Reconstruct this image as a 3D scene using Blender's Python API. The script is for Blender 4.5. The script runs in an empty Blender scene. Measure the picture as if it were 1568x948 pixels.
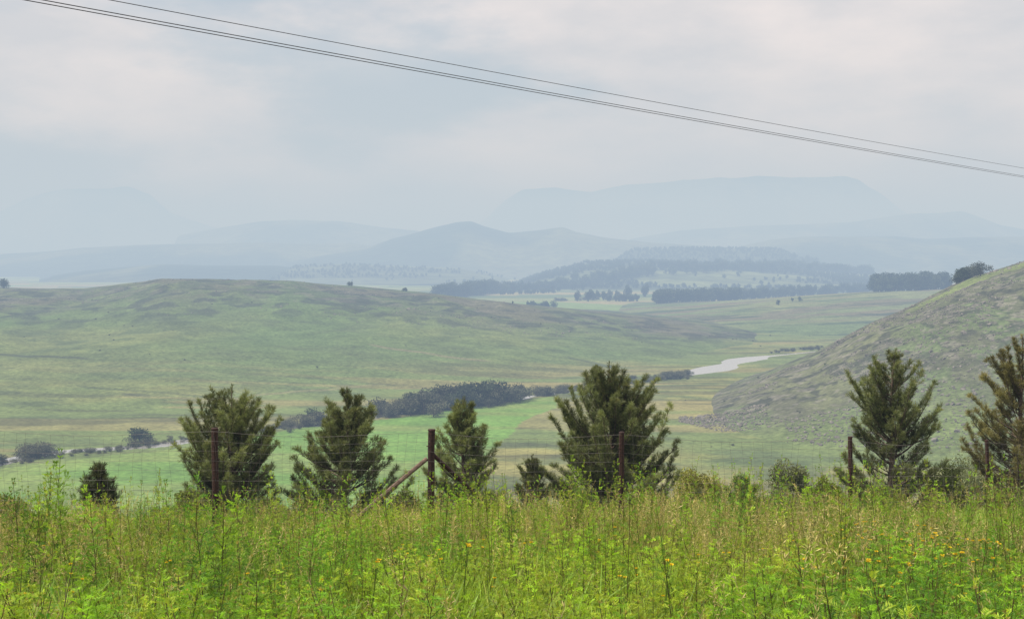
import bpy, math, random
import numpy as np
rng=np.random.default_rng(11)
random.seed(5)
F=2178.0
# ---------------------------------------------------------------- helpers
def vnoise(x,y,seed=0):
    xi=np.floor(x).astype(np.int64); yi=np.floor(y).astype(np.int64)
    xf=x-xi; yf=y-yi
    def h(a,b):
        n=(a*374761393+b*668265263+seed*1446653)&0xffffffff
        n=((n^(n>>13))*1274126177)&0xffffffff
        return ((n^(n>>16))&0xffff)/65535.0
    sx=xf*xf*(3-2*xf); sy=yf*yf*(3-2*yf)
    a=h(xi,yi)*(1-sx)+h(xi+1,yi)*sx
    b=h(xi,yi+1)*(1-sx)+h(xi+1,yi+1)*sx
    return a*(1-sy)+b*sy
def fbm(x,y,o=5,seed=0):
    r=0;a=.5;t=0
    for i in range(o):
        r=r+a*vnoise(x*2**i+17.3*i,y*2**i-9.1*i,seed+i);t+=a;a*=.52
    return r/t
def sst(a,b,x):
    t=np.clip((x-a)/(b-a),0,1); return t*t*(3-2*t)
def mix(a,b,f):
    f=np.asarray(f)[...,None]; return np.asarray(a)*(1-f)+np.asarray(b)*f
def mk(name,V,Fc,mats,col=None,smooth=False,parent=None,link=True,mi=None):
    me=bpy.data.meshes.new(name)
    V=np.ascontiguousarray(V,np.float32); Fc=np.ascontiguousarray(Fc,np.int32)
    me.vertices.add(len(V)); me.vertices.foreach_set('co',V.ravel())
    k=Fc.shape[1]
    me.loops.add(Fc.size); me.loops.foreach_set('vertex_index',Fc.ravel())
    me.polygons.add(len(Fc)); me.polygons.foreach_set('loop_start',np.arange(0,Fc.size,k,dtype=np.int32))
    me.update(calc_edges=True)
    me.polygons.foreach_set('use_smooth',np.full(len(Fc),smooth,dtype=bool))
    if not isinstance(mats,(list,tuple)): mats=[mats]
    for m in mats: me.materials.append(m)
    if mi is not None: me.polygons.foreach_set('material_index',np.ascontiguousarray(mi,np.int32))
    if col is not None:
        a=me.color_attributes.new('Col','FLOAT_COLOR','POINT')
        c=np.ones((len(V),4),np.float32); c[:,:3]=col
        a.data.foreach_set('color',c.ravel())
    me.update()
    ob=bpy.data.objects.new(name,me)
    if link: bpy.context.scene.collection.objects.link(ob)
    if parent: ob.parent=parent
    return ob
def gridfaces(nr,nc):
    i=np.arange(nr*nc).reshape(nr,nc)
    return np.stack([i[:-1,:-1],i[:-1,1:],i[1:,1:],i[1:,:-1]],-1).reshape(-1,4)
def nrm(v): return v/np.maximum(np.linalg.norm(v,axis=-1,keepdims=True),1e-9)
class Geo:
    def __init__(s): s.V=[];s.F=[];s.M=[];s.C=[];s.n=0
    def add(s,V,Fc,m=0,c=(1,1,1)):
        V=np.asarray(V,float).reshape(-1,3);Fc=np.asarray(Fc,int)
        s.V.append(V);s.F.append(Fc+s.n);s.M.append(np.full(len(Fc),m))
        s.C.append(np.array(np.broadcast_to(np.asarray(c,float),(len(V),3))));s.n+=len(V)
    def tube(s,P,R,k=6,m=0,c=(1,1,1),cap=False):
        P=np.asarray(P,float); n=len(P); R=np.broadcast_to(np.asarray(R,float),(n,))
        d=nrm(np.gradient(P,axis=0)); 
        ref=np.array([0,0,1.]) if abs(d[0][2])<.9 else np.array([1.,0,0])
        a=nrm(np.cross(d,ref)); b=np.cross(d,a)
        th=np.arange(k)/k*2*math.pi
        V=P[:,None]+R[:,None,None]*(a[:,None]*np.cos(th)[None,:,None]+b[:,None]*np.sin(th)[None,:,None])
        i=np.arange(n*k).reshape(n,k); j=np.roll(i,-1,1)
        Fc=np.stack([i[:-1],j[:-1],j[1:],i[1:]],-1).reshape(-1,4)
        s.add(V,Fc,m,c)
        if cap:
            for e in (0,n-1):
                V2=np.concatenate([V[e],[P[e]]]); 
                Fq=[[q,(q+1)%k,(q+2)%k,k] for q in range(0,k-1,2)]
                s.add(V2,Fq,m,c)
    def leaves(s,B,D,L,W,m=0,c=(1,1,1),side=None):
        B=np.asarray(B,float);D=nrm(np.asarray(D,float));n=len(B)
        if side is None: side=nrm(np.cross(D,rng.normal(size=(n,3))))
        L=np.broadcast_to(L,(n,))[:,None];W=np.broadcast_to(W,(n,))[:,None]
        V=np.stack([B,B+D*L*.5+side*W*.5,B+D*L,B+D*L*.5-side*W*.5],1)
        c=np.asarray(c,float)
        if c.ndim==2: c=np.repeat(c,4,0)
        s.add(V.reshape(-1,3),np.arange(n*4).reshape(n,4),m,c)
    def obj(s,name,mats,**k):
        return mk(name,np.concatenate(s.V),np.concatenate(s.F),mats,col=np.concatenate(s.C),mi=np.concatenate(s.M),**k)
# ---------------------------------------------------------------- materials
def newmat(name):
    m=bpy.data.materials.new(name);m.use_nodes=True
    nt=m.node_tree;nt.nodes.clear();return m,nt,nt.nodes.new,nt.links.new
def mat_ground(name,fine=1.0,bump=.4,bdist=.6,lo=.6):
    m,nt,N,L=newmat(name)
    out=N('ShaderNodeOutputMaterial');p=N('ShaderNodeBsdfPrincipled');p.inputs['Roughness'].default_value=.95
    p.inputs['Specular IOR Level'].default_value=.1
    at=N('ShaderNodeAttribute');at.attribute_name='Col'
    tc=N('ShaderNodeTexCoord')
    ns=[]
    for sc,de in ((.35*fine,4),(.045*fine,6)):
        n=N('ShaderNodeTexNoise');n.inputs['Scale'].default_value=sc;n.inputs['Detail'].default_value=de;n.inputs['Roughness'].default_value=.65
        L(tc.outputs['Object'],n.inputs['Vector']);ns.append(n)
    mr=N('ShaderNodeMapRange');mr.inputs[1].default_value=.3;mr.inputs[2].default_value=.7;mr.inputs[3].default_value=lo;mr.inputs[4].default_value=1.9-lo
    L(ns[0].outputs['Fac'],mr.inputs[0])
    mr2=N('ShaderNodeMapRange');mr2.inputs[1].default_value=.3;mr2.inputs[2].default_value=.7;mr2.inputs[3].default_value=.72;mr2.inputs[4].default_value=1.28
    L(ns[1].outputs['Fac'],mr2.inputs[0])
    mu=N('ShaderNodeMath');mu.operation='MULTIPLY';L(mr.outputs[0],mu.inputs[0]);L(mr2.outputs[0],mu.inputs[1])
    vm=N('ShaderNodeVectorMath');vm.operation='SCALE';L(at.outputs['Color'],vm.inputs[0]);L(mu.outputs[0],vm.inputs['Scale'])
    L(vm.outputs[0],p.inputs['Base Color'])
    b=N('ShaderNodeBump');b.inputs['Strength'].default_value=bump;b.inputs['Distance'].default_value=bdist
    L(ns[0].outputs['Fac'],b.inputs['Height']);L(b.outputs[0],p.inputs['Normal'])
    L(p.outputs[0],out.inputs[0]);return m
def mat_leaf(name,transl=.35,var=.35,rough=.55,spec=.3):
    m,nt,N,L=newmat(name)
    out=N('ShaderNodeOutputMaterial');p=N('ShaderNodeBsdfPrincipled');p.inputs['Roughness'].default_value=rough
    p.inputs['Specular IOR Level'].default_value=spec
    at=N('ShaderNodeAttribute');at.attribute_name='Col'
    oi=N('ShaderNodeObjectInfo')
    mr=N('ShaderNodeMapRange');mr.inputs[3].default_value=1-var;mr.inputs[4].default_value=1+var
    L(oi.outputs['Random'],mr.inputs[0])
    vm=N('ShaderNodeVectorMath');vm.operation='SCALE';L(at.outputs['Color'],vm.inputs[0]);L(mr.outputs[0],vm.inputs['Scale'])
    L(vm.outputs[0],p.inputs['Base Color'])
    tr=N('ShaderNodeBsdfTranslucent')
    vt=N('ShaderNodeVectorMath');vt.operation='MULTIPLY';vt.inputs[1].default_value=(1.3,1.25,.6);L(vm.outputs[0],vt.inputs[0]);L(vt.outputs[0],tr.inputs['Color'])
    mx=N('ShaderNodeMixShader');mx.inputs[0].default_value=transl
    L(p.outputs[0],mx.inputs[1]);L(tr.outputs[0],mx.inputs[2]);L(mx.outputs[0],out.inputs[0]);return m
def mat_noise(name,c1,c2,scale,rough=.8,metal=0,bump=.3,detail=6):
    m,nt,N,L=newmat(name)
    out=N('ShaderNodeOutputMaterial');p=N('ShaderNodeBsdfPrincipled');p.inputs['Roughness'].default_value=rough;p.inputs['Metallic'].default_value=metal
    tc=N('ShaderNodeTexCoord');n=N('ShaderNodeTexNoise');n.inputs['Scale'].default_value=scale;n.inputs['Detail'].default_value=detail
    L(tc.outputs['Object'],n.inputs['Vector'])
    r=N('ShaderNodeValToRGB');r.color_ramp.elements[0].position=.35;r.color_ramp.elements[1].position=.65
    r.color_ramp.elements[0].color=(*c1,1);r.color_ramp.elements[1].color=(*c2,1)
    L(n.outputs['Fac'],r.inputs[0]);L(r.outputs[0],p.inputs['Base Color'])
    b=N('ShaderNodeBump');b.inputs['Strength'].default_value=bump;b.inputs['Distance'].default_value=.02;L(n.outputs['Fac'],b.inputs['Height']);L(b.outputs[0],p.inputs['Normal'])
    L(p.outputs[0],out.inputs[0]);return m
M_ground=mat_ground('meadow_ground')
M_hill=mat_ground('hill_grass',1.0,.75,1.2,.54)
M_far=mat_ground('far_mountain',.05,.3,10)
M_leaf=mat_leaf('weed_leaf',.45,.35)
M_grass=mat_leaf('grass_blade',.42,.38)
M_needle=mat_leaf('pine_needles',.28,.05,.5,.4)
M_bushleaf=mat_leaf('bush_leaf',.3,.2)
M_tree=mat_leaf('distant_tree_leaf',.1,.3,.8,.1)
M_bark=mat_noise('bark',(.06,.045,.035),(.16,.12,.09),14,.9)
M_rust=mat_noise('rusty_steel',(.022,.011,.009),(.06,.024,.018),30,.8,.1)
M_wood=mat_noise('weathered_brace',(.12,.08,.06),(.25,.18,.14),18,.85)
M_wire=mat_noise('galvanised_wire',(.16,.15,.14),(.26,.25,.24),5,.5,.5,0)
M_cable=mat_noise('power_cable',(.025,.025,.03),(.05,.05,.055),2,.6,.2,0)
M_rock=mat_noise('rock',(.08,.075,.065),(.25,.235,.21),.8,.9)
M_petal=mat_leaf('petal',.2,.1)
# water
M_water,nt,N,L=newmat('river_water')
out=N('ShaderNodeOutputMaterial');p=N('ShaderNodeBsdfPrincipled');p.inputs['Base Color'].default_value=(.30,.30,.29,1);p.inputs['Roughness'].default_value=.22
p.inputs['IOR'].default_value=1.6;p.inputs['Specular IOR Level'].default_value=1.0
n=N('ShaderNodeTexNoise');n.inputs['Scale'].default_value=.15;n.inputs['Detail'].default_value=5
tc=N('ShaderNodeTexCoord');L(tc.outputs['Object'],n.inputs['Vector'])
b=N('ShaderNodeBump');b.inputs['Strength'].default_value=.05;b.inputs['Distance'].default_value=.2;L(n.outputs['Fac'],b.inputs['Height']);L(b.outputs[0],p.inputs['Normal']);L(p.outputs[0],out.inputs[0])
# ---------------------------------------------------------------- terrain
def floorpt(u,v):
    y=80*F/(v-400.0); return ((u-784)/F*y,y)
riv_px=[(-300,745,5),(0,708,5),(100,692,5),(290,673,6),(450,652,5),(575,638,4),(700,622,4),(800,610,4),(860,600,3),(950,588,3),(1020,579,3),(1060,572,6),(1083,567,14),(1102,562,14),(1117,557,5),(1131,552,13),(1148,549,14),(1162,546,7),(1200,543,3),(1260,537,3),(1330,530,3)]
riv=np.array([(*floorpt(u,v),w) for u,v,w in riv_px])
tt=np.linspace(0,len(riv)-1,220)
rr=np.stack([np.interp(tt,np.arange(len(riv)),riv[:,k]) for k in range(3)],1)
ker=np.hanning(15);ker/=ker.sum()
for k in range(3):
    pad=np.pad(rr[:,k],7,mode='edge'); rr[:,k]=np.convolve(pad,ker,'valid')
wg=1-sst(8.5,10.5,tt)
rr[:,0]+=4*np.sin(tt*3.1)*wg; rr[:,1]+=6*np.sin(tt*3.7+1)*wg
def rivdist(x,y):
    d=np.full(x.shape,1e9);w=np.full(x.shape,5.)
    for i in range(0,len(rr)-1,2):
        a=rr[i];b=rr[min(i+2,len(rr)-1)]
        ab=b[:2]-a[:2];t=np.clip(((x-a[0])*ab[0]+(y-a[1])*ab[1])/(ab@ab+1e-6),0,1)
        dd=np.hypot(x-a[0]-t*ab[0],y-a[1]-t*ab[1])
        ww=a[2]+(b[2]-a[2])*t
        c=dd/ww<d/w; d=np.where(c,dd,d); w=np.where(c,ww,w)
    return d,w
GY=[-40,3,6,8,14,22,26,32,45,60,100,180,250,330,400,460,60000]
GZ=[-1.65,-1.65,-2.1,-2.5,-3.35,-4.3,-4.9,-6.2,-9.2,-13,-24,-44,-60,-72,-78,-80,-80]
def ground(x,y):
    x=np.asarray(x,float);y=np.asarray(y,float)
    z=np.interp(y,GY,GZ)
    near=1-sst(26,80,y)
    z=z+near*(x*.012+.25*(fbm(x*.35,y*.35,3,3)-.5))
    z=z+sst(60,200,y)*(1-sst(380,470,y))*6*(fbm(x*.01,y*.01,4,8)-.5)
    mid=sst(430,500,y)
    if np.any(mid>0):
        xs=np.atleast_1d(x);ys=np.atleast_1d(y)
        sel=(ys>430)&(ys<1700)
        d=np.full(xs.shape,500.);w=np.full(xs.shape,5.)
        if sel.any():
            dd,ww=rivdist(xs[sel],ys[sel]);d[sel]=dd;w[sel]=ww
        zz=np.atleast_1d(z)
        zz=zz+mid*(1.6*(fbm(xs*.012,ys*.012,4,5)-.5))*np.clip((d-w)/120,0,1)
        jag=.85+.3*fbm(xs*.06,ys*.06,3,15)
        zz=zz-.9*(1-sst(.8,1.2,d/w*jag))
        zz=zz+sst(2200,5000,ys)*14*(fbm(xs*.0012,ys*.0012,3,6)-.55)
        z=zz.reshape(np.shape(z)) if np.ndim(z) else float(zz[0])
    return z
class Ridge:
    def __init__(s,ctrl,yc,y0,y1,amp=3,nsc=.006,base=-80,seed=0,sm=10,p=1.35):
        c=np.array(ctrl,float);s.us=np.arange(c[0,0],c[-1,0]+1,2.)
        v=np.interp(s.us,c[:,0],c[:,1]); k=np.hanning(sm|1) if sm>2 else np.ones(1);k/=k.sum()
        v=np.convolve(np.pad(v,len(k)//2,mode='edge'),k,'valid')[:len(s.us)]
        def f(q):
            if np.isscalar(q): return np.full(s.us.shape,float(q))
            q=np.array(q,float);r=np.interp(s.us,q[:,0],q[:,1]);kk=np.hanning(41);kk/=kk.sum()
            return np.convolve(np.pad(r,20,mode='edge'),kk,'valid')[:len(s.us)]
        s.yc=f(yc);s.y0=f(y0);s.y1=f(y1)
        s.zc=(400-v)/F*s.yc;s.base=base;s.amp=amp;s.nsc=nsc;s.seed=seed;s.p=p
    def h(s,x,y):
        x=np.asarray(x,float);y=np.asarray(y,float)
        u=784+F*x/np.maximum(y,1)
        yc=np.interp(u,s.us,s.yc);y0=np.interp(u,s.us,s.y0);y1=np.interp(u,s.us,s.y1);zc=np.interp(u,s.us,s.zc)
        q=(y-y0)/(yc-y0);r=(y-yc)/(y1-yc)
        g=np.where(q<1,np.sin(np.clip(q,0,1)*math.pi/2)**s.p,np.cos(np.clip(r,0,1)*math.pi/2)**2)
        hh=np.maximum(zc-s.base,-3)
        ed=sst(s.us[0],s.us[0]+25,u)*(1-sst(s.us[-1]-25,s.us[-1],u))
        n=fbm(x*s.nsc,y*s.nsc,6,s.seed)-.5
        gl=np.abs(fbm(x*s.nsc*1.7,y*s.nsc*.5,4,s.seed+9)-.5)
        z=s.base-1.2+g*ed*hh+ (n*2*s.amp+gl*s.amp*2)*np.clip(g*1.5,0,1)*np.clip(hh/30,0,1)*np.where(q<1,1-.75*sst(.85,1,q),.25)
        return z,g,np.clip(q,0,1.5),u
    def mesh(s,name,nu,nv,colf,mat):
        u=np.linspace(s.us[0],s.us[-1],nu);t=np.linspace(0,1,nv)
        y0=np.interp(u,s.us,s.y0);yc=np.interp(u,s.us,s.yc);y1=np.interp(u,s.us,s.y1)
        T=t[:,None];Y=np.where(T<.8,y0+(yc-y0)*T/.8,yc+(y1-yc)*(T-.8)/.2)
        X=(u-784)[None,:]/F*Y
        z,g,q,uu=s.h(X,Y)
        col=colf(X,Y,z,g,q,uu)
        return mk(name,np.stack([X,Y,z],-1).reshape(-1,3),gridfaces(nv,nu),mat,col=col.reshape(-1,3),smooth=True)
# colours
MEAD=(.135,.185,.065);YEL=(.225,.225,.085);GRN=(.13,.25,.055);OLV=(.09,.125,.054)
field=np.array([floorpt(*p) for p in [(-400,755),(0,716),(300,683),(480,653),(600,641),(850,607),(858,622),(800,645),(770,668),(735,700),(700,740),(640,800),(-400,830)]])
def pip(x,y,P):
    ins=np.zeros(x.shape,bool);n=len(P)
    for i in range(n):
        x1,y1=P[i];x2,y2=P[(i+1)%n]
        if y1==y2: continue
        c=((y1>y)!=(y2>y))&(x<(x2-x1)*(y-y1)/(y2-y1)+x1);ins^=c
    return ins
def gcol(x,y):
    n1=fbm(x*.006,y*.012,5,21);n2=fbm(x*.03,y*.05,4,31)
    c=mix(MEAD,YEL,sst(.43,.68,n1))
    c=mix(c,OLV,sst(.5,.7,n2)*.8)
    c=mix(c,(.13,.175,.07),sst(900,1300,y)*.5)
    c=mix(c,(.24,.215,.10),sst(.60,.66,fbm(x*.004,y*.02,4,37))*.6)
    c=mix(c,(.07,.08,.04),sst(.62,.66,fbm(x*.008,y*.05,4,39))*.6)
    jx=x+10*(fbm(x*.02,y*.02,3,3)-.5);jy=y+10*(fbm(x*.02,y*.02,3,4)-.5)
    f=pip(jx,jy,field)&(y>300)
    c=np.where(f[...,None],mix(GRN,(.17,.245,.07),sst(.35,.7,fbm(x*.015,y*.05,4,77))),c)
    a=.35;X=x*math.cos(a)+y*math.sin(a);Y=-x*math.sin(a)+y*math.cos(a)
    ci=np.floor(X/420+vnoise(X*.001,Y*.001,1)*2);cj=np.floor(Y/260)
    h=np.abs(np.sin(ci*127.1+cj*311.7)*43758.5)%1
    pal=np.array([(.15,.23,.08),(.19,.25,.10),(.24,.23,.12),(.09,.14,.06),(.18,.22,.09)])
    pc=pal[(h*5).astype(int)%5]
    c=mix(c,pc,sst(1900,2300,y))
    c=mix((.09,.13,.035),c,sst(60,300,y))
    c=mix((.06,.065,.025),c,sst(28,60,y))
    return c
ys=np.concatenate([np.arange(-30,4,2.),np.arange(4,30,.5),np.arange(30,460,4.),np.arange(460,1300,3.),np.arange(1300,3000,10.),np.geomspace(3000,50000,110)])
ss=np.linspace(-1,1,620)
Y=np.repeat(ys[:,None],len(ss),1);X=ss[None,:]*(25+.62*np.maximum(Y,0))
Zg=ground(X.ravel(),Y.ravel()).reshape(X.shape)
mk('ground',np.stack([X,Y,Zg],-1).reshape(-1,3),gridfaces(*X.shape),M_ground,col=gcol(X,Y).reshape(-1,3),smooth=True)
# river
d=nrm(np.gradient(rr[:,:2],axis=0))
for k in range(2): d[:,k]=np.convolve(np.pad(d[:,k],5,mode='edge'),np.ones(11)/11,'valid')
d=nrm(d);nn=np.stack([-d[:,1],d[:,0]],1)
w=(rr[:,2]*1.2)[:,None]
A=np.concatenate([rr[:,:2]-nn*w,np.full((len(rr),1),-80.3)],1);B=np.concatenate([rr[:,:2]+nn*w,np.full((len(rr),1),-80.3)],1)
mk('river',np.stack([A,B],1).reshape(-1,3),gridfaces(len(rr),2),M_water,smooth=True)
# hills
R_left=Ridge([(-900,470),(-300,452),(0,441),(60,443),(130,442),(190,434),(250,427),(320,427),(430,430),(540,437),(600,443),(680,452),(760,463),(850,474),(900,481),(1000,491),(1100,503),(1200,516),(1260,524),(1300,530)],
   [(-900,2000),(0,1850),(500,1800),(900,1650),(1300,1500)],[(-900,640),(0,690),(300,760),(600,860),(800,930),(900,1000),(1000,1080),(1060,1160),(1120,1260),(1200,1340),(1300,1430)],[(-900,3000),(900,2500),(1300,1750)],amp=9,nsc=.006,seed=2,sm=9,p=1.25)
def cl(X,Y,z,g,q,u):
    n=fbm(X*.006,Y*.004,5,50);n2=fbm(X*.03,Y*.02,4,51)
    c=mix((.10,.155,.058),(.145,.18,.07),sst(.35,.7,n))
    c=mix(c,OLV,sst(.48,.68,n2)*.8)
    c=mix(c,gcol(X,Y),1-sst(.0,.28,q))
    r=sst(.42,.72,q+.5*(n-.5))*(.5+.5*sst(.4,.6,n2))
    c=mix(c,(.068,.088,.055),r*.8)
    c=mix(c,(.105,.10,.074),sst(.50,.64,fbm(X*.012,Y*.006,5,90))*sst(.45,.7,q)*.7)
    c=mix(c,(.042,.05,.042),sst(.54,.62,fbm(X*.05,Y*.025,4,93))*sst(.3,.6,q)*.75)
    c=mix(c,(.15,.15,.125),sst(.60,.66,fbm(X*.06,Y*.03,4,97))*sst(.5,.7,q)*.4)
    v=400-F*z/Y
    wob=6*(fbm(u*.02,u*0,3,5)-.5)
    for (ua,ub,va,vb,cc,hw) in [(-400,150,520,551,(.04,.05,.035),1.5),(110,330,592,607,(.07,.09,.04),1.2),(180,240,604,607,(.05,.06,.04),2.),(560,760,528,556,(.17,.16,.10),1.2),(330,600,612,588,(.19,.19,.10),1.2),(860,1010,545,575,(.06,.08,.04),1.4),(-300,230,655,668,(.23,.22,.15),1.3)]:
        vl=va+(vb-va)*(u-ua)/(ub-ua)+wob
        c=mix(c,cc,(1-sst(hw*.6,hw*1.6,np.abs(v-vl)))*sst(ua,ua+15,u)*(1-sst(ub-25,ub,u))*.75*(q<1))
    return c
R_left.mesh('grassy_hill',620,380,cl,M_hill)
R_right=Ridge([(1010,650),(1050,638),(1100,613),(1150,588),(1200,561),(1250,540),(1300,512),(1340,491),(1380,475),(1420,454),(1460,434),(1500,418),(1568,398),(1700,368),(1900,345),(2400,330)],
   [(1010,742),(1050,760),(1150,830),(1300,900),(1568,1000),(2400,1100)],[(1010,725),(1050,700),(1130,640),(1250,600),(1450,560),(2400,480)],[(1010,790),(1150,1050),(1568,1700),(2400,2200)],amp=4.5,nsc=.014,seed=14,sm=7,p=1.1)
def cr(X,Y,z,g,q,u):
    n=fbm(X*.012,Y*.01,5,60);n2=fbm(X*.06,Y*.03,4,61);n3=fbm(X*.18,Y*.12,3,62)
    c=mix((.11,.15,.068),(.13,.145,.08),sst(.35,.6,n))
    c=mix(c,(.10,.105,.07),sst(.42,.60,n2)*.8)
    c=mix(c,(.045,.05,.04),sst(.52,.62,n3)*sst(.2,.5,q)*.75)
    c=mix(c,(.185,.18,.155),sst(.59,.67,fbm(X*.22,Y*.2,3,64))*sst(.15,.4,q)*.65)
    band=sst(.80,.84,q+.05*(n-.5))*(1-sst(.90,.93,q))*sst(1370,1420,u)
    c=mix(c,(.16,.21,.07),band*.85)
    c=mix(c,(.13,.175,.065),(1-sst(.04,.3,q+.3*(n-.5))))
    return c
R_right.mesh('rocky_hill',640,400,cr,M_hill)
R_mid=Ridge([(820,520),(880,486),(960,473),(1060,466),(1200,455),(1320,447),(1430,443),(1600,440),(2000,436),(2300,470)],2300,[(820,2000),(1100,1550),(1300,1480),(2300,1300)],3000,amp=4,nsc=.005,seed=23,p=1.2)
def cm(X,Y,z,g,q,u):
    n=fbm(X*.005,Y*.005,5,70);c=mix((.11,.16,.065),(.16,.19,.085),sst(.35,.65,n))
    c=mix(c,(.13,.105,.085),sst(.5,.60,fbm(X*.006,Y*.014,4,71))*.65)
    c=mix(c,(.04,.06,.035),sst(.58,.63,fbm(X*.004,Y*.03,4,72))*.8); return c
R_mid.mesh('rolling_hill',420,140,cm,M_hill)
def wood(X,Y): return fbm(X*.0016,Y*.0045,4,80)
def cfor(X,Y,z,g,q,u): return mix((.05,.07,.045),mix((.085,.115,.065),(.14,.18,.09),sst(.4,.6,fbm(X*.003,Y*.004,3,85))),sst(.51,.54,wood(X,Y)))
def cforB(X,Y,z,g,q,u): return mix((.05,.07,.045),(.09,.12,.07),sst(.60,.63,wood(X,Y)))
def cforA(X,Y,z,g,q,u): return mix((.06,.08,.05),(.10,.13,.075),sst(.50,.56,wood(X,Y)))
def cmt(X,Y,z,g,q,u):
    n=fbm(X*.002,Y*.001,4,81); return mix((.03,.05,.035),(.10,.12,.07),sst(.4,.6,n))
fA=Ridge([(380,440),(430,417),(450,408),(520,404),(700,410),(760,422),(820,440)],6000,4900,6900,amp=5,nsc=.002,seed=31)
fB=Ridge([(880,425),(940,402),(965,383),(1050,380),(1190,382),(1235,400),(1290,420)],6400,5400,7600,amp=7,nsc=.002,seed=32)
fC=Ridge([(760,445),(830,418),(900,402),(1000,400),(1100,406),(1200,411),(1330,421),(1400,430),(1440,440)],5200,3700,6200,amp=6,nsc=.002,seed=33)
fA.mesh('wooded_hill',220,60,cforA,M_far);fB.mesh('wooded_hill',220,60,cforB,M_far);fC.mesh('wooded_hill',320,120,cfor,M_far)
mts=[
 ('mountain',[(420,410),(480,392),(560,379),(600,366),(650,354),(700,342),(722,340),(740,347),(780,358),(830,354),(862,350),(880,357),(940,366),(1000,371),(1100,378),(1200,390),(1260,410)],7900,6600,10500,18),
 ('mountain',[(1060,400),(1120,380),(1180,367),(1230,362),(1370,361),(1420,366),(1500,363),(1568,362),(1750,358),(2100,372)],8300,6600,11500,16),
 ('mountain',[(-700,390),(-100,396),(60,386),(130,379),(260,374),(400,372),(480,374),(540,372),(640,388),(700,405)],8500,7200,11000,16),
 ('mountain',[(60,425),(130,414),(200,408),(250,404),(330,406),(420,406),(470,412),(520,425)],6200,5200,7600,8),
 ('mountain',[(250,365),(340,350),(400,341),(450,338),(520,341),(580,349),(640,356),(760,385)],11000,9000,13000,20),
 ('mountain',[(940,372),(1040,354),(1160,346),(1300,342),(1370,332),(1400,328),(1440,328),(1472,324),(1490,330),(1530,345),(1570,352),(1800,360),(1900,380)],11500,9400,13500,16),
 ('mesa_mountain',[(660,370),(740,340),(770,310),(800,291),(850,288),(905,294),(960,283),(1080,276),(1180,273),(1290,272),(1315,278),(1350,300),(1385,325),(1430,345),(1500,370)],18500,16000,21500,40),
 ('mesa_mountain',[(-700,310),(-100,345),(0,326),(40,305),(90,292),(140,290),(195,290),(230,302),(260,330),(320,348),(400,370)],16500,14000,19500,40)]
for i,(nme,c,yc,y0,y1,a) in enumerate(mts):
    Ridge(c,yc,y0,y1,amp=a,nsc=.0011,seed=40+i,sm=9,p=1.1).mesh(nme,420,70,cmt,M_far)
rid=[R_left,R_right,R_mid,fA,fB,fC]
def ZZ(x,y):
    z=ground(x,y)
    for r in rid:
        hz=r.h(x,y)[0];u=784+F*x/y
        ok=(u>r.us[0])&(u<r.us[-1]); z=np.where(ok,np.maximum(z,hz),z)
    return z
# ---------------------------------------------------------------- scatter
def scatter(name,pts,rot,scl,idx,protos):
    me=bpy.data.meshes.new(name);n=len(pts);me.vertices.add(n);me.vertices.foreach_set('co',np.asarray(pts,np.float32).ravel())
    a=me.attributes.new('rot','FLOAT_VECTOR','POINT');a.data.foreach_set('vector',np.asarray(rot,np.float32).ravel())
    a=me.attributes.new('scl','FLOAT_VECTOR','POINT');a.data.foreach_set('vector',np.asarray(scl,np.float32).ravel())
    a=me.attributes.new('idx','INT','POINT');a.data.foreach_set('value',np.asarray(idx,np.int32))
    ob=bpy.data.objects.new(name,me);bpy.context.scene.collection.objects.link(ob)
    co=bpy.data.collections.new(name+'_parts')
    for p in protos: co.objects.link(p)
    ng=bpy.data.node_groups.new(name,'GeometryNodeTree')
    ng.interface.new_socket('Geometry',in_out='INPUT',socket_type='NodeSocketGeometry')
    ng.interface.new_socket('Geometry',in_out='OUTPUT',socket_type='NodeSocketGeometry')
    N=ng.nodes.new;L=ng.links.new
    gi=N('NodeGroupInput');go=N('NodeGroupOutput');ci=N('GeometryNodeCollectionInfo')
    ci.inputs['Collection'].default_value=co;ci.inputs['Separate Children'].default_value=True;ci.inputs['Reset Children'].default_value=True
    ip=N('GeometryNodeInstanceOnPoints');ip.inputs['Pick Instance'].default_value=True
    def na(nm,t):
        x=N('GeometryNodeInputNamedAttribute');x.data_type=t;x.inputs['Name'].default_value=nm;return x.outputs['Attribute']
    L(gi.outputs[0],ip.inputs['Points']);L(ci.outputs[0],ip.inputs['Instance'])
    L(na('rot','FLOAT_VECTOR'),ip.inputs['Rotation']);L(na('scl','FLOAT_VECTOR'),ip.inputs['Scale']);L(na('idx','INT'),ip.inputs['Instance Index'])
    L(ip.outputs[0],go.inputs[0])
    md=ob.modifiers.new('scatter','NODES');md.node_group=ng
    return ob
def uni3(s): s=np.asarray(s);return np.stack([s,s,s],1)
def zrot(n,tilt=.08): return np.stack([rng.normal(0,tilt,n),rng.normal(0,tilt,n),rng.uniform(0,6.283,n)],1)
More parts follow.
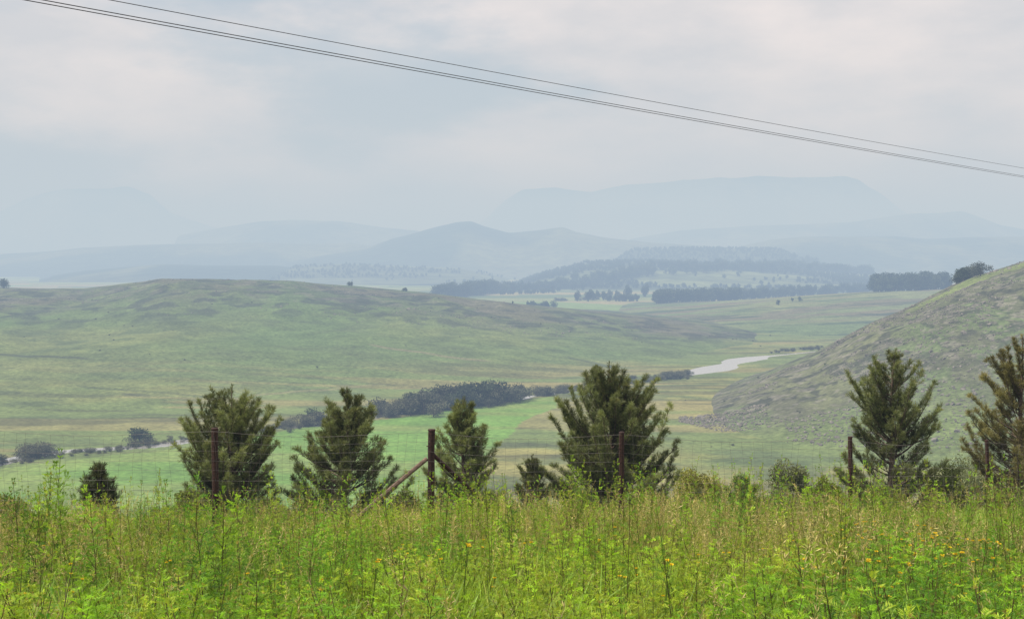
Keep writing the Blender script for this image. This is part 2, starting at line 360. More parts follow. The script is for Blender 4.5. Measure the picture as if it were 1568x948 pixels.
def treeproto(name,seed,wide,cols):
    r=np.random.default_rng(seed);g=Geo()
    g.tube([(0,0,-.05),(.01,0,.2),(0,.01,.5)],[.035,.025,.01],5,1,(.08,.06,.05))
    nb=11
    for i in range(nb):
        a=r.uniform(0,6.28);rad=r.uniform(0,.3)*wide;cz=r.uniform(.22,.8)
        c=np.array([math.cos(a)*rad,math.sin(a)*rad,cz]);
        g.tube([(0,0,.1),tuple(c)],[.015,.005],4,1,(.08,.06,.05))
        rb=r.uniform(.14,.22);n=85
        dd=nrm(r.normal(size=(n,3)));P=c+dd*rb*np.array([wide,wide,.95])*r.uniform(.4,1.05,(n,1))
        k=r.uniform(.6,1.25)
        cc=np.array(cols)*k*r.uniform(.7,1.3,(n,1))
        g.leaves(P,nrm(dd+r.normal(size=(n,3))*.7),r.uniform(.04,.09,n),r.uniform(.03,.07,n),0,cc)
    return g.obj(name,[M_tree,M_bark],link=False)
protoB=[treeproto('tp_%02d'%i,100+i,w,c) for i,(w,c) in enumerate([(1.0,(.06,.08,.045)),(.8,(.045,.065,.04)),(1.3,(.10,.11,.08)),(.55,(.045,.065,.04)),(1.5,(.12,.125,.085))])]
def dup(pl,pre):
    return [bpy.data.objects.new('%s_%02d'%(pre,i),p.data) for i,p in enumerate(pl)]
T=[]
def belt(u1,v1,u2,v2,hpx,n,spread=20,y=None,kinds=(0,1,3),jit=.3):
    for i in range(n):
        t=rng.uniform();u=u1+(u2-u1)*t;v=v1+(v2-v1)*t
        yy=(80*F/(v-400)) if y is None else y
        hh=hpx*yy/F
        yy+=rng.normal(0,spread);x=(u-784)/F*yy
        T.append((x,yy,hh*rng.uniform(1-jit,1+jit*.6),random.choice(kinds)))
belt(1335,442,1450,440,26,90,40,2320)
belt(1005,467,1130,461,20,110,30);belt(1130,459,1330,448,15,120,40,jit=.5)
belt(665,460,760,449,20,120,50,jit=.5);belt(740,449,1000,440,15,180,70,jit=.5);belt(1000,440,1340,433,13,210,90,jit=.5)
belt(810,476,850,473,12,16,20);belt(850,462,980,458,6,40,20,kinds=(2,4));belt(760,452,850,449,8,30,20)
belt(880,462,990,455,19,14,60,kinds=(3,));belt(1090,436,1330,425,12,80,200,kinds=(3,1))
belt(1180,425,1400,420,10,140,300);belt(1180,500,1230,498,8,3,30,2050);belt(930,462,980,462,12,16,15)
# river willows
belt(582,637,800,611,33,52,7,kinds=(0,2,4),jit=.45);belt(582,637,800,611,22,44,12,kinds=(4,2))
belt(822,606,860,602,16,12,8,kinds=(4,2));belt(1012,581,1055,576,12,22,10,kinds=(4,2));belt(860,601,1010,582,7,30,8,kinds=(4,2))
belt(462,650,492,647,24,8,5,kinds=(0,4));belt(425,655,450,652,15,7,5,kinds=(4,))
belt(204,682,232,679,24,6,4,kinds=(4,0));belt(38,702,82,698,25,10,5,kinds=(4,2));belt(-30,712,8,706,25,6,4,kinds=(0,))
belt(0,708,290,674,8,70,6,kinds=(4,));belt(300,672,580,640,9,60,6,kinds=(4,));belt(860,600,1010,580,7,50,10,kinds=(4,))
belt(1180,541,1260,533,6,25,8,kinds=(4,))
# crest trees
belt(2,442,9,441,20,2,5,1845,kinds=(0,));belt(530,438,540,438,7,4,10,1790);belt(612,445,626,446,6,4,10,1790);belt(780,466,790,467,4,2,8,1700)
belt(1458,434,1504,420,20,18,10,955,kinds=(0,1,2))
for k in range(90):
    u=rng.uniform(-100,1250);q=rng.beta(2.2,1.3)
    yc=np.interp(u,R_left.us,R_left.yc);y0=np.interp(u,R_left.us,R_left.y0);y=y0+(yc-y0)*q
    T.append(((u-784)/F*y,y,rng.uniform(.6,1.8),4))
for k in range(40):
    u=rng.uniform(900,1350);v=rng.uniform(585,690);x,y=floorpt(u,v);T.append((x,y,rng.uniform(.6,1.6),4))
for rdg,n,th in ((fA,900,.53),(fB,1700,.615),(fC,4200,.525)):
    u=rng.uniform(rdg.us[0]+25,rdg.us[-1]-25,n);yc=rdg.yc[0];y0=rdg.y0[0];y=y0+(yc-y0)*rng.uniform(.1,1.03,n)
    x=(u-784)/F*y;ok=(wood(x,y)<th)|(rng.uniform(size=n)<.03)
    for a,b_ in zip(x[ok],y[ok]): T.append((a,b_,rng.uniform(8,15),random.choice((0,1,0,3))))
T=np.array(T);tz=ZZ(T[:,0],T[:,1])
scatter('distant_trees',np.stack([T[:,0],T[:,1],tz-.2],1),zrot(len(T),.03),np.stack([T[:,2]*1.35,T[:,2]*1.35,T[:,2]],1),T[:,3],dup(protoB,'dt'))
# rocks
def rockproto(name,seed):
    import bmesh
    bm=bmesh.new();bmesh.ops.create_icosphere(bm,subdivisions=2,radius=.5);r=np.random.default_rng(seed)
    pl=[(nrm(r.normal(size=3)),r.uniform(.28,.42)) for _ in range(9)]
    for v in bm.verts:
        c=np.array(v.co)
        for nn_,dd_ in pl:
            k=c@nn_
            if k>dd_: c=c-nn_*(k-dd_)
        v.co=c*np.array([1,.8,.65])
    me=bpy.data.meshes.new(name);bm.to_mesh(me);bm.free();me.materials.append(M_rock)
    return bpy.data.objects.new(name,me)
RP=[rockproto('rk_%02d'%i,i) for i in range(4)]
def rockpts(R,n,ua,ub,qa,qb,sc,seed,th,g0,ad):
    u=rng.uniform(ua,ub,n);q=rng.uniform(qa,qb,n)
    yc=np.interp(u,R.us,R.yc);y0=np.interp(u,R.us,R.y0);y=y0+(yc-y0)*q;x=(u-784)/F*y
    ok=fbm(x*sc,y*sc,3,seed)>th
    if R is R_right: ok&=~((q>.8)&(q<.92)&(u>1390)&(rng.uniform(size=n)<.85))
    s=rng.gamma(2,g0,n)+ad
    return np.stack([x,y,s],1)[ok]
rk=np.concatenate([rockpts(R_right,12500,1040,1750,.05,1.0,.02,99,.46,.40,.3),rockpts(R_left,4200,-100,1000,.45,1.0,.01,98,.53,.42,.35)])
rz=ZZ(rk[:,0],rk[:,1])
scatter('rocks',np.stack([rk[:,0],rk[:,1],rz+.05],1),zrot(len(rk),.3),uni3(rk[:,2]),rng.integers(0,4,len(rk)),RP)
# ---------------------------------------------------------------- pines
PC=np.array([.18,.215,.088])
def pine(u,vtop,y,wpx,prof,seed,col=PC,nbr=150,drop=.0,nsz=.135,tw=1.,lobes=.3,lead=3):
    # each branch runs from the trunk up and out to a tip lying on the crown outline
    r=np.random.default_rng(seed);x=(u-784)/F*y;zg=float(ground(x,y));H=(400-vtop)/F*y-zg;R=wpx/F*y
    g=Geo();prof=np.array(prof);Ht=H-.1
    n=10;hz=np.linspace(0,Ht,n);bx=np.cumsum(r.normal(0,.03*H/4,n));by=np.cumsum(r.normal(0,.03*H/4,n));bx-=bx[0];by-=by[0]
    tr=np.stack([bx,by,hz],1);g.tube(tr,np.linspace(.024*H,.01,n),8,1)
    TP=[];TD=[];TS=[]
    ph=r.uniform(0,6.28,4)
    nw=int(nbr/5.5);tips=[]
    for wv in range(nw):
        f=.14+.84*(wv+r.uniform(-.35,.35))/nw;a0=r.uniform(0,6.28);nb=int(r.integers(4,8))
        for b in range(nb):
            if r.uniform()<drop: continue
            tips.append((f+r.normal(0,.022),a0+b*6.283/nb+r.normal(0,.4),0))
    for k in range(lead): tips.append((r.uniform(.86,.97),r.uniform(0,6.28),1))
    for f,az,ld in tips:
        f=min(max(f,.12),.985)
        lob=1+lobes*(.55*math.sin(2*az+ph[0]+11*f)+.55*math.sin(3*az+ph[1]-17*f))
        Rt=R*np.interp(f,prof[:,0],prof[:,1])*min(lob,1.15)*r.choice([r.uniform(.4,.8),r.uniform(.8,1.1)],p=[.35,.65])
        if ld: Rt=R*r.uniform(.14,.36)
        zt=f*Ht;rise=Rt*(.3+.75*f)*r.uniform(.6,1.5)+(.12 if f>.8 else 0)+(.9*H*.2 if ld else 0)
        zb=max(zt-rise,.05*H)
        base=np.array([np.interp(zb,hz,bx),np.interp(zb,hz,by),zb])
        tip=np.array([math.cos(az)*Rt+base[0],math.sin(az)*Rt+base[1],zt])
        midp=base*.4+tip*.6-np.array([0,0,.30*rise+.04*Rt]);midp[:2]+=r.normal(0,.07*Rt,2)
        t=np.linspace(0,1,8)[:,None];P=(1-t)**2*base+2*t*(1-t)*midp+t*t*tip
        Lp=np.linalg.norm(np.diff(P,axis=0),axis=1).sum();m=7
        g.tube(P,np.linspace(.012+.014*Rt,.004,len(P)),4,1)
        s=max(.06,.34*Lp if f<.75 else .13*Lp)
        bk=r.uniform(.7,1.3)
        while s<Lp:
            q=s/Lp*m;i=min(int(q),m-1);pos=P[i]+(P[i+1]-P[i])*(q-i);dr=nrm(P[i+1]-P[i])
            sd=nrm(np.cross(dr,[0,0,1.])+1e-5)*r.choice([-1,1]);tl=r.uniform(.6,1.15)*(.14+.31*(1-s/Lp)*min(Rt,1.2)**.7)*tw
            if f>.9: tl*=.75
            td=nrm(dr*.6+sd*r.uniform(.1,1.)+np.array([0,0,r.uniform(-.1,.95)]))
            g.tube([pos,pos+td*tl],[.005,.003],3,1)
            k=.36
            while k<=1.01:
                TP.append(pos+td*tl*k+np.array([0,0,.1*tl*k]));TD.append(nrm(td+np.array([0,0,.4])));TS.append((.85+.35*s/Lp,bk));k+=.3
            s+=r.uniform(.05,.09)
        for _ in range(3): TP.append(P[-1]+r.normal(0,.04,3));TD.append(nrm(P[-1]-P[-2]+r.normal(0,.04,3)+[0,0,.04]));TS.append((1.2,bk*1.1))
    for k in range(7): TP.append(tr[-1]-np.array([0,0,.05*k]));TD.append(nrm(np.array([r.normal(0,.4),r.normal(0,.4),1])));TS.append((1.,1.))
    TP=np.array(TP);TD=np.array(TD);TS=np.array(TS);nn_=13
    B=np.repeat(TP,nn_,0);D=np.repeat(TD,nn_,0);S=np.repeat(TS[:,0],nn_)
    pr=nrm(np.cross(D,r.normal(size=D.shape)));A=r.uniform(.15,1.25,len(B))[:,None]
    nd=nrm(D*np.cos(A)+pr*np.sin(A))
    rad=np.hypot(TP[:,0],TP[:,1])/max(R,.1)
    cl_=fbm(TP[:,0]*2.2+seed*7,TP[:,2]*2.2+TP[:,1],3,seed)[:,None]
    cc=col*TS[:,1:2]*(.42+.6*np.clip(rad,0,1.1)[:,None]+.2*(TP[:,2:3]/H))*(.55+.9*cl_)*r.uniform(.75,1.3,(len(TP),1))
    cc=cc+np.array([.06,.045,.015])*(r.uniform(size=(len(TP),1))<.15)
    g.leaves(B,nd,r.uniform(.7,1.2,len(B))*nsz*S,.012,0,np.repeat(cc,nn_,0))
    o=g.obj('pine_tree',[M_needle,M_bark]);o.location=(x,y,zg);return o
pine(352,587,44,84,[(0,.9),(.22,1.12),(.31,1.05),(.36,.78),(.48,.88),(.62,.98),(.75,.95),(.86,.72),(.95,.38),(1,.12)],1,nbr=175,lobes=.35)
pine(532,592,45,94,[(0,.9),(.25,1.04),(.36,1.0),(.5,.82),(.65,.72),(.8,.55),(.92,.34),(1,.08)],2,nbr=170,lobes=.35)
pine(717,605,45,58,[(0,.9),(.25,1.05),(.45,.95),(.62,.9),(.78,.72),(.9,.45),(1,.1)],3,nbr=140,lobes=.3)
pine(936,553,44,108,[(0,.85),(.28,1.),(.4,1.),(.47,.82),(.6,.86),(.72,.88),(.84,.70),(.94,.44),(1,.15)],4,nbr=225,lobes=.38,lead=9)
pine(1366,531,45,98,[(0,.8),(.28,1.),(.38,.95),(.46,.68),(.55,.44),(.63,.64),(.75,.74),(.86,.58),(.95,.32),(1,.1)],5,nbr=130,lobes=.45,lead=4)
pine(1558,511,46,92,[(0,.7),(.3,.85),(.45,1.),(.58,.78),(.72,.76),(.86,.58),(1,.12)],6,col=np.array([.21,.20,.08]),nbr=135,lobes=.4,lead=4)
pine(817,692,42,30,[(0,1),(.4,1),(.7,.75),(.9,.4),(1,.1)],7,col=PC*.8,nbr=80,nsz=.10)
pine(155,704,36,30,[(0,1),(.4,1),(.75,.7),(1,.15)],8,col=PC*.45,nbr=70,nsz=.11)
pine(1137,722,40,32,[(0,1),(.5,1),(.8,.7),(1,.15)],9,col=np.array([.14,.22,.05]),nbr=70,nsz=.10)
# ---------------------------------------------------------------- bushes
def bush(u,vtop,y,wpx,col,seed,n=9000,name='bush',ls=.085):
    r=np.random.default_rng(seed);x=(u-784)/F*y;zg=float(ground(x,y));H=(400-vtop)/F*y-zg;R=wpx/F*y
    g=Geo();nb=40
    for i in range(nb):
        a=r.uniform(0,6.28);f_=math.sqrt(r.uniform());rr_=R*.78*f_
        zt=H-.25*R-(H*.45)*f_**2.2
        c=np.array([math.cos(a)*rr_,math.sin(a)*rr_,zt*r.uniform(.72,1.0)])
        g.tube([(0,0,0),(c[0]*.35,c[1]*.35,c[2]*.5),tuple(c*.97)],[.025,.012,.003],4,1)
        m=n//nb;dd=nrm(r.normal(size=(m,3)));rb=R*r.uniform(.2,.34)
        P=c+dd*rb*(r.uniform(.1,1.15,(m,1))**.6)*np.array([1,1,.85])
        k=r.uniform(.65,1.3)
        g.leaves(P,nrm(dd+r.normal(size=(m,3))+[0,0,.4]),r.uniform(.6,1.3,m)*ls,r.uniform(.4,.7,m)*ls,0,np.array(col)*k*r.uniform(.6,1.4,(m,1)))
    o=g.obj(name,[M_bushleaf,M_bark]);o.location=(x,y,zg);return o
bush(1065,704,50,62,(.27,.28,.07),1,12000);bush(1210,690,52,50,(.21,.24,.13),2,11000);bush(1480,684,52,70,(.18,.21,.115),3,13000)
bush(1262,720,42,34,(.24,.29,.07),4,6500);bush(1440,700,46,50,(.16,.20,.065),5,8500);bush(10,748,38,44,(.15,.20,.055),6,5000)
bush(620,746,40,44,(.15,.19,.06),7,5500);bush(290,742,39,30,(.15,.19,.055),8,4000);bush(1530,734,40,54,(.15,.18,.06),9,6000);bush(400,753,40,44,(.14,.18,.055),10,5000)
bush(890,740,38,30,(.16,.22,.055),11,4000);bush(1350,738,38,46,(.16,.20,.055),12,5500);bush(745,748,37,36,(.14,.19,.055),13,5000);bush(1000,746,38,44,(.17,.20,.055),14,5500)
# ---------------------------------------------------------------- fence
fe=bpy.data.objects.new('wire_fence',None);bpy.context.scene.collection.objects.link(fe)
posts=[(-330,652,20.6,.035),(-20,655,21,.035),(331,657,21.5,.05),(659,659,22,.055),(951,663,22.5,.042),(1302,670,23.4,.036),(1514,675,24.4,.03),(1800,682,25.5,.035),(2100,690,26.5,.035)]
PT=[]
for i,(u,v,y,r_) in enumerate(posts):
    x=(u-784)/F*y;zt=(400-v)/F*y;zb=float(ground(x,y))-.2;PT.append((x,y,zt))
    g=Geo();lx=[0,.0,-.012,.01,.006,.0,-.02,0,0][i]
    zz=np.linspace(zb,zt,7)
    g.tube(np.stack([x+lx*(zz-zb)+.004*np.sin(zz*7),np.full(7,y),zz],1),[r_]*7,10,0,cap=True)
    g.tube([(x+lx*(zt-zb),y,zt-.0),(x+lx*(zt-zb),y,zt+.02)],[r_*1.15,r_*1.0],10,0,cap=True)
    for hh in np.linspace(.25,1.1,5): g.tube([(x,y-.001,zt-hh),(x,y+.001,zt-hh+.012)],[r_*1.12]*2,8,0)
    g.obj('post_%d'%(i+1),[M_rust],smooth=False,parent=fe)
def pw(u,v,y): return ((u-784)/F*y,y,(400-v)/F*y)
g=Geo();g.tube([pw(654,702,22.02),pw(606,742,21.9),pw(545,794,21.8)],[.034,.036,.038],8,0,cap=True);g.obj('brace_1',[M_wood],parent=fe)
g=Geo();g.tube([pw(664,697,22.02),pw(705,735,22.3),pw(757,785,22.6)],[.033]*3,8,0,cap=True);g.obj('brace_2',[M_rust],parent=fe)
PT=np.array(PT);g=Geo()
cum=np.concatenate([[0],np.cumsum(np.hypot(*np.diff(PT[:,:2],axis=0).T))])
def fpos(s): return np.stack([np.interp(s,cum,PT[:,k]) for k in range(3)],-1)
S=np.arange(0,cum[-1],.17);
def sag(s):
    i=np.clip(np.searchsorted(cum,s)-1,0,len(cum)-2);f=(s-cum[i])/(cum[i+1]-cum[i]);return 4*f*(1-f)
hts=[.04,.18,.32,.46,.60,.75,.90,1.05,1.2]
def fp(s,h):
    p=fpos(s);p=np.atleast_2d(p).copy();p[:,2]-=h+ (.05*sag(np.atleast_1d(s)))*(1-h/1.6)+.02*np.sin(np.atleast_1d(s)*1.9+h*3)
    p[:,1]-=.05+.03*np.sin(np.atleast_1d(s)*1.3+h*2);return p
for h in hts:
    g.tube(fp(S,h),.0019 if h>.1 else .0026,3,0)
for s in S[1:]:
    k=s+rng.normal(0,.02);hh=np.linspace(.04,1.2,7)
    P=np.concatenate([fp(np.array([k+.03*math.sin(k*3+q*4)]),q) for q in hh]);g.tube(P,.0014,3,0)
g.obj('netting',[M_wire],parent=fe)
# ---------------------------------------------------------------- overhead cables
def cable(u1,v1,u2,v2,H,r,name):
    y1=H*F/(400-v1);y2=H*F/(400-v2)
    a=np.array([(u1-784)/F*y1,y1,H]);b=np.array([(u2-784)/F*y2,y2,H])
    t=np.linspace(-.55,1.9,90)[:,None];P=a+(b-a)*t;P[:,2]+=.12*((t[:,0]-.5)**2*4-1)*.6
    g=Geo();g.tube(P,r,6,0);g.obj(name,[M_cable],smooth=True)
cable(165,0,1568,258,6.2,.010,'power_line')
cable(62,0,1568,270,5.6,.011,'power_line');cable(34,0,1568,272,5.6,.011,'power_line')
# ---------------------------------------------------------------- grass and weeds
def blades(g,r,n,h0,h1,spread,lean,c0,c1,w,m=0):
    for i in range(n):
        a=r.uniform(0,6.28);b=np.array([r.normal(0,spread),r.normal(0,spread),0]);h=r.uniform(h0,h1);ln=r.uniform(.2,1)*lean*h
        t=np.array([0,.35,.7,1.]);P=b+np.stack([math.cos(a)*ln*t**2,math.sin(a)*ln*t**2,h*(t-.18*t**3*(ln/h)*2)],1)
        sd=np.array([-math.sin(a+r.normal(0,.6)),math.cos(a),0]);ww=np.array([w,w*.9,w*.6,w*.1])[:,None]*r.uniform(.7,1.3)
        V=np.stack([P-sd*ww,P+sd*ww],1).reshape(-1,3)
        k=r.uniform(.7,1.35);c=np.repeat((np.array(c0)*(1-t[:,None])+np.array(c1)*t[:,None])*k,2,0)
        g.add(V,gridfaces(4,2),m,c)
def grassproto(name,seed,kind):
    r=np.random.default_rng(seed);g=Geo()
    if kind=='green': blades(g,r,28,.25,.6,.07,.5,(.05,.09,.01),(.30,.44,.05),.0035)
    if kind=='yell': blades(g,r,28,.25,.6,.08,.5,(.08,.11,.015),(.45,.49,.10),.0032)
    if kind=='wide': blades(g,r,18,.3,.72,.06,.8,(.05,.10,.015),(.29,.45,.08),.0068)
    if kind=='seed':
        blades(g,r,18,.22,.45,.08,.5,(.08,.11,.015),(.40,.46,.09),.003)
        for i in range(4):
            a=r.uniform(0,6.28);h=r.uniform(.5,.95);l=r.uniform(.03,.25);P=np.array([[math.cos(a)*l*t*t,math.sin(a)*l*t*t,h*t] for t in (0,.4,.75,1)])
            P[:,:2]+=r.normal(0,.06,2);g.tube(P,[.0018,.0015,.0012,.001],3,0,(.30,.32,.10))
            m=22;tq=r.uniform(.76,1,m);Q=np.stack([np.interp(tq,[0,.4,.75,1],P[:,k]) for k in range(3)],1)
            g.leaves(Q,nrm(r.normal(size=(m,3))*.5+[math.cos(a)*.3,math.sin(a)*.3,.8]),r.uniform(.015,.038,m),.0045,0,np.array([.56,.48,.23])*r.uniform(.6,1.3,(m,1)))
    if kind=='dry':
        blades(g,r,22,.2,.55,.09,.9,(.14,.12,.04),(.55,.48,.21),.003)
    return g.obj(name,[M_grass],link=False)
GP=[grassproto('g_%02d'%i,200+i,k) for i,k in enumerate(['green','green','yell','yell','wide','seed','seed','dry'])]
def weedproto(name,seed,col,h=1.,dens=1.,fl=False,br=.6):
    r=np.random.default_rng(seed);g=Geo();LB=[];LD=[];LL=[];LC=[]
    def leaf(p,dr,L):
        dr=nrm(dr);sd=nrm(np.cross(dr,[0,0,1.])+1e-6);up=np.cross(sd,dr);m=7;k=r.uniform(.65,1.35)
        droop=np.array([0,0,-.35])
        for i in range(m):
            t=(i+1)/m;q=p+dr*L*t+droop*L*t*t
            for s in (-1,1):
                LB.append(q);LD.append(nrm(dr*.8+sd*s*.9+up*r.normal(0,.2)));LL.append(L*.45*math.sin(.5+2.2*t)*r.uniform(.7,1.2)+.006);LC.append(k)
        LB.append(q);LD.append(dr);LL.append(L*.3);LC.append(k)
    def stem(p,dr,L,rad,lv):
        m=6;P=[np.array(p)];d_=nrm(np.array(dr,float))
        for i in range(m):
            d_=nrm(d_+r.normal(0,.06,3)+[0,0,.05]);P.append(P[-1]+d_*L/m)
        P=np.array(P);g.tube(P,np.linspace(rad,rad*.4,m+1),4,0,(.13,.11,.045))
        nl=int(L/.05*dens)
        for i in range(nl):
            t=(i+.5)/nl
            if t<.12 and lv==0: continue
            q=t*m;j=min(int(q),m-1);pos=P[j]+(P[j+1]-P[j])*(q-j);a=i*2.4+r.normal(0,.4)
            leaf(pos,[math.cos(a),math.sin(a),.35+.6*t],r.uniform(.08,.14)*(1.15-.55*t))
            if lv==0 and .2<t<.85 and r.uniform()<br:
                stem(pos,[math.cos(a+.5)*.7,math.sin(a+.5)*.7,1],L*.42*(1.1-t),rad*.5,1)
        leaf(P[-1],[0,.1,1],.06)
        if fl:
            mm=8;g.leaves(np.repeat(P[-1][None],mm,0),nrm(r.normal(size=(mm,3))*.4+[0,0,1]),.02,.006,0,(.42,.37,.12))
    stem((0,0,0),(r.normal(0,.08),r.normal(0,.08),1),h,.0045,0)
    LB=np.array(LB);LC=np.array(LC)[:,None]
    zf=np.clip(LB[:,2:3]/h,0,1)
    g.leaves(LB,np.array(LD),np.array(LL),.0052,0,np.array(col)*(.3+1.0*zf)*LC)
    return g.obj(name,[M_leaf],link=False)
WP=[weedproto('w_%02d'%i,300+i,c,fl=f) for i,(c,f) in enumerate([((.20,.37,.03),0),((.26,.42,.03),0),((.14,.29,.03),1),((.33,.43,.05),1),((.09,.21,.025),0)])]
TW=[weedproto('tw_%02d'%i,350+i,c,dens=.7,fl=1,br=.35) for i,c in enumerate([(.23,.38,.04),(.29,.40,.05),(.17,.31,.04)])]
def area(n,y0,y1,pw_=1.0):
    y=y0+(y1-y0)*rng.uniform(size=n)**pw_;x=rng.uniform(-1,1,n)*(.40*y+1.2);return x,y
x,y=area(16500,4.2,26,.85);z=ground(x,y)
k=fbm(x*.35,y*.35,4,400);idx=np.zeros(len(x),int);ru=rng.uniform(size=len(x))
far=sst(9,20,y)
pg=np.clip(.64-.24*far+(k-.5)*2.6,.05,.92)
idx=np.where(ru<pg,rng.choice([0,1,4],len(x)),np.where(ru<pg+(1-pg)*.56,rng.choice([2,3],len(x)),rng.choice([5,6,7],len(x),p=[.42,.42,.16])))
k2=fbm(x*.6,y*.6,3,402)
sc=rng.uniform(.5,1.15,len(x))*(.6+.8*k2)*np.interp(y,[4,8,14,22],[.8,1.0,.93,.8])
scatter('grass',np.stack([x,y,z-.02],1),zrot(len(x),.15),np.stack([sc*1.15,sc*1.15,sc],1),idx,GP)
x,y=area(5300,4.4,23,1.0);k=fbm(x*.45,y*.45,3,410)
keep=rng.uniform(size=len(x))<np.clip(1.2-.72*sst(9,20,y)+(k-.5)*4.3,.07,1);x=x[keep];y=y[keep];z=ground(x,y)
sc=rng.uniform(.3,.85,len(x))*np.interp(y,[4,8,20],[.85,.95,.8])*(.65+.7*k[keep])
ksp=fbm(x*.5,y*.5,3,433);wi=np.where(ksp>.56,rng.choice([2,4,0],len(x)),np.where(ksp<.46,rng.choice([1,3,3],len(x)),rng.choice([0,1,2],len(x))))
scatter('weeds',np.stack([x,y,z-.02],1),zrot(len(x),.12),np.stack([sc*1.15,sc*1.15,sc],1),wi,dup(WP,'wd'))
x,y=area(620,7,23,.8);z=ground(x,y);sc=rng.uniform(.75,1.25,len(x))
scatter('weed_stalks',np.stack([x,y,z-.02],1),zrot(len(x),.09),np.stack([sc*.62,sc*.62,sc],1),rng.integers(0,3,len(x)),dup(TW,'ts'))
for (u,v,y_,i) in [(72,698,14,0),(92,712,15,1),(60,726,13,3),(262,742,14,2),(318,738,8.5,4),(330,752,9,0),(300,762,9.5,1),(238,760,13,3),(130,735,14,1),(470,776,9,2),(872,702,17,1),(884,718,17.5,0),(862,735,16,3),(700,745,17,0),(680,752,16,2),(1262,726,15,1),(1250,742,16,0),(1268,768,8.5,3),(1140,735,16,4),(1425,740,17,1),(560,760,17,0),(950,772,12,3),(1500,760,15,0),(30,740,14,2),(395,756,13,1),(1100,772,12,2),(780,768,12,4),(1380,768,13,2),(15,755,12,1),(110,745,12,0),(175,760,12,3),(215,770,11,1),(45,752,11,4),(150,765,10,2),(448,770,14,3),(610,768,15,1),(1040,768,14,0),(1190,765,15,3),(1330,762,16,1),(1460,768,12,4)]:
    x_=(u-784)/F*y_;zg=float(ground(x_,y_));s_=((400-v)/F*y_-zg)/1.0
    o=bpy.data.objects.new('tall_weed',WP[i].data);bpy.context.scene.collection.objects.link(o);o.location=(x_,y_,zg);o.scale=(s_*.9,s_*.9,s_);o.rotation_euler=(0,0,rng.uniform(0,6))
def flower(name,seed):
    r=np.random.default_rng(seed);g=Geo();h=.6
    g.tube([(0,0,0),(.01,.01,.3),(0,.02,h)],[.002,.002,.0015],3,0,(.10,.15,.03))
    for k in range(2):
        c=np.array([r.normal(0,.04),r.normal(0,.04),h-r.uniform(0,.12)]);g.tube([(0,.01,h*.6),tuple(c)],[.0012,.001],3,0,(.10,.15,.03))
        a=np.arange(8)/8*6.283;D=np.stack([np.cos(a),np.sin(a),np.full(8,.35)],1)
        g.leaves(np.repeat(c[None],8,0),D,.015,.010,0,(.75,.55,.02));g.leaves(np.repeat(c[None],5,0),r.normal(size=(5,3))+[0,0,1.5],.008,.006,0,(.5,.28,.02))
    return g.obj(name,[M_petal],link=False)
FP=[flower('f_%02d'%i,i) for i in range(3)]
n=100;y=rng.uniform(7.5,12,n);u=rng.normal(1400,80,n);u[60:]=rng.uniform(0,1568,40);x=(u-784)/F*y;z=ground(x,y)
scatter('yellow_wildflowers',np.stack([x,y,z+.14],1),zrot(n,.1),uni3(rng.uniform(.8,1.15,n)),rng.integers(0,3,n),FP)
# ---------------------------------------------------------------- haze volume: absorbs light, own emission stands in for scattered light
m,nt,N,L=newmat('emissive_haze')
out=N('ShaderNodeOutputMaterial');va=N('ShaderNodeVolumeAbsorption');em=N('ShaderNodeEmission');ad=N('ShaderNodeAddShader')
Dn=4.0e-4;sig=np.array([1.98e-4,2.38e-4,3.08e-4]);asy=np.array([.545,.62,.672])
va.inputs['Density'].default_value=Dn;va.inputs['Color'].default_value=(*(1-sig/Dn),1)
e=sig*asy;em.inputs['Strength'].default_value=float(e.max());em.inputs['Color'].default_value=(*(e/e.max()),1)
L(va.outputs[0],ad.inputs[0]);L(em.outputs[0],ad.inputs[1]);L(ad.outputs[0],out.inputs['Volume'])
bx=[(-45000,-8000,-160),(45000,-8000,-160),(45000,52000,-160),(-45000,52000,-160)]
Vb=bx+[(a,b_,700) for a,b_,c in bx]
mk('haze_glow',Vb,[(0,3,2,1),(4,5,6,7),(0,1,5,4),(1,2,6,5),(2,3,7,6),(3,0,4,7)],m)
# ---------------------------------------------------------------- sky + sun
sd=np.array([-.55,-.12,.83]);sd=sd/np.linalg.norm(sd);elev=math.asin(sd[2]);az=math.atan2(sd[0],sd[1])
w=bpy.data.worlds.new('World');bpy.context.scene.world=w;w.use_nodes=True;nt=w.node_tree;nt.nodes.clear();N=nt.nodes.new;L=nt.links.new
out=N('ShaderNodeOutputWorld');bg=N('ShaderNodeBackground');bg.inputs['Strength'].default_value=.13
sk=N('ShaderNodeTexSky');sk.sky_type='NISHITA';sk.sun_disc=False;sk.sun_elevation=elev;sk.sun_rotation=az;sk.dust_density=2.5;sk.air_density=1.0
tc=N('ShaderNodeTexCoord');mp=N('ShaderNodeMapping');mp.inputs['Scale'].default_value=(1,1,2.6);mp.inputs['Location'].default_value=(.35,.0,.1)
no=N('ShaderNodeTexNoise');no.inputs['Scale'].default_value=3.2;no.inputs['Detail'].default_value=9;no.inputs['Roughness'].default_value=.54
L(tc.outputs['Generated'],mp.inputs['Vector']);L(mp.outputs[0],no.inputs['Vector'])
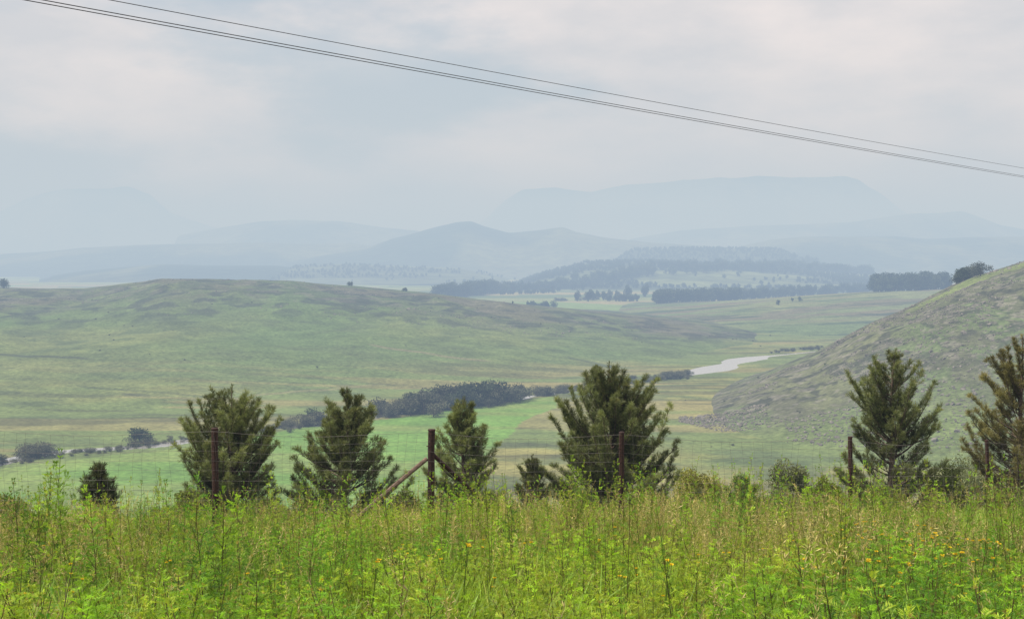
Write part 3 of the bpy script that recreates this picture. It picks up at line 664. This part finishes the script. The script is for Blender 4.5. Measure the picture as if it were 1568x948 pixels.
sx=N('ShaderNodeSeparateXYZ');L(tc.outputs['Generated'],sx.inputs[0])
ma=N('ShaderNodeMath');ma.operation='MULTIPLY_ADD';ma.inputs[1].default_value=.28;L(sx.outputs['X'],ma.inputs[0]);L(no.outputs['Fac'],ma.inputs[2])
ra=N('ShaderNodeMapRange');ra.interpolation_type='SMOOTHSTEP';ra.inputs[1].default_value=.38;ra.inputs[2].default_value=.52;ra.inputs[3].default_value=.32;ra.inputs[4].default_value=.96;L(ma.outputs[0],ra.inputs[0])
no2=N('ShaderNodeTexNoise');no2.inputs['Scale'].default_value=6;no2.inputs['Detail'].default_value=9;no2.inputs['Roughness'].default_value=.54;L(mp.outputs[0],no2.inputs['Vector'])
cr_=N('ShaderNodeValToRGB');cr_.color_ramp.elements[0].position=.38;cr_.color_ramp.elements[1].position=.62
cr_.color_ramp.elements[0].color=(6.4,5.9,5.9,1);cr_.color_ramp.elements[1].color=(9.4,8.2,7.9,1);L(no2.outputs['Fac'],cr_.inputs[0])
mx=N('ShaderNodeMix');mx.data_type='RGBA';L(ra.outputs[0],mx.inputs[0]);L(sk.outputs[0],mx.inputs[6]);L(cr_.outputs[0],mx.inputs[7])
L(mx.outputs[2],bg.inputs['Color']);L(bg.outputs[0],out.inputs[0])
sl=bpy.data.lights.new('sun','SUN');sl.energy=5.0;sl.angle=math.radians(2.5);sl.color=(1,.93,.80)
so=bpy.data.objects.new('sun',sl);bpy.context.scene.collection.objects.link(so)
from mathutils import Vector
so.rotation_euler=Vector(sd).to_track_quat('Z','Y').to_euler()
# ---------------------------------------------------------------- camera
cd=bpy.data.cameras.new('camera');cd.lens=50;cd.sensor_width=36;cd.shift_y=-74/1568;cd.clip_start=.05;cd.clip_end=120000
co=bpy.data.objects.new('camera',cd);bpy.context.scene.collection.objects.link(co);co.rotation_euler=(math.radians(90),0,0)
sc_=bpy.context.scene;sc_.camera=co
sc_.view_settings.view_transform='Standard';sc_.view_settings.look='None';sc_.view_settings.exposure=0
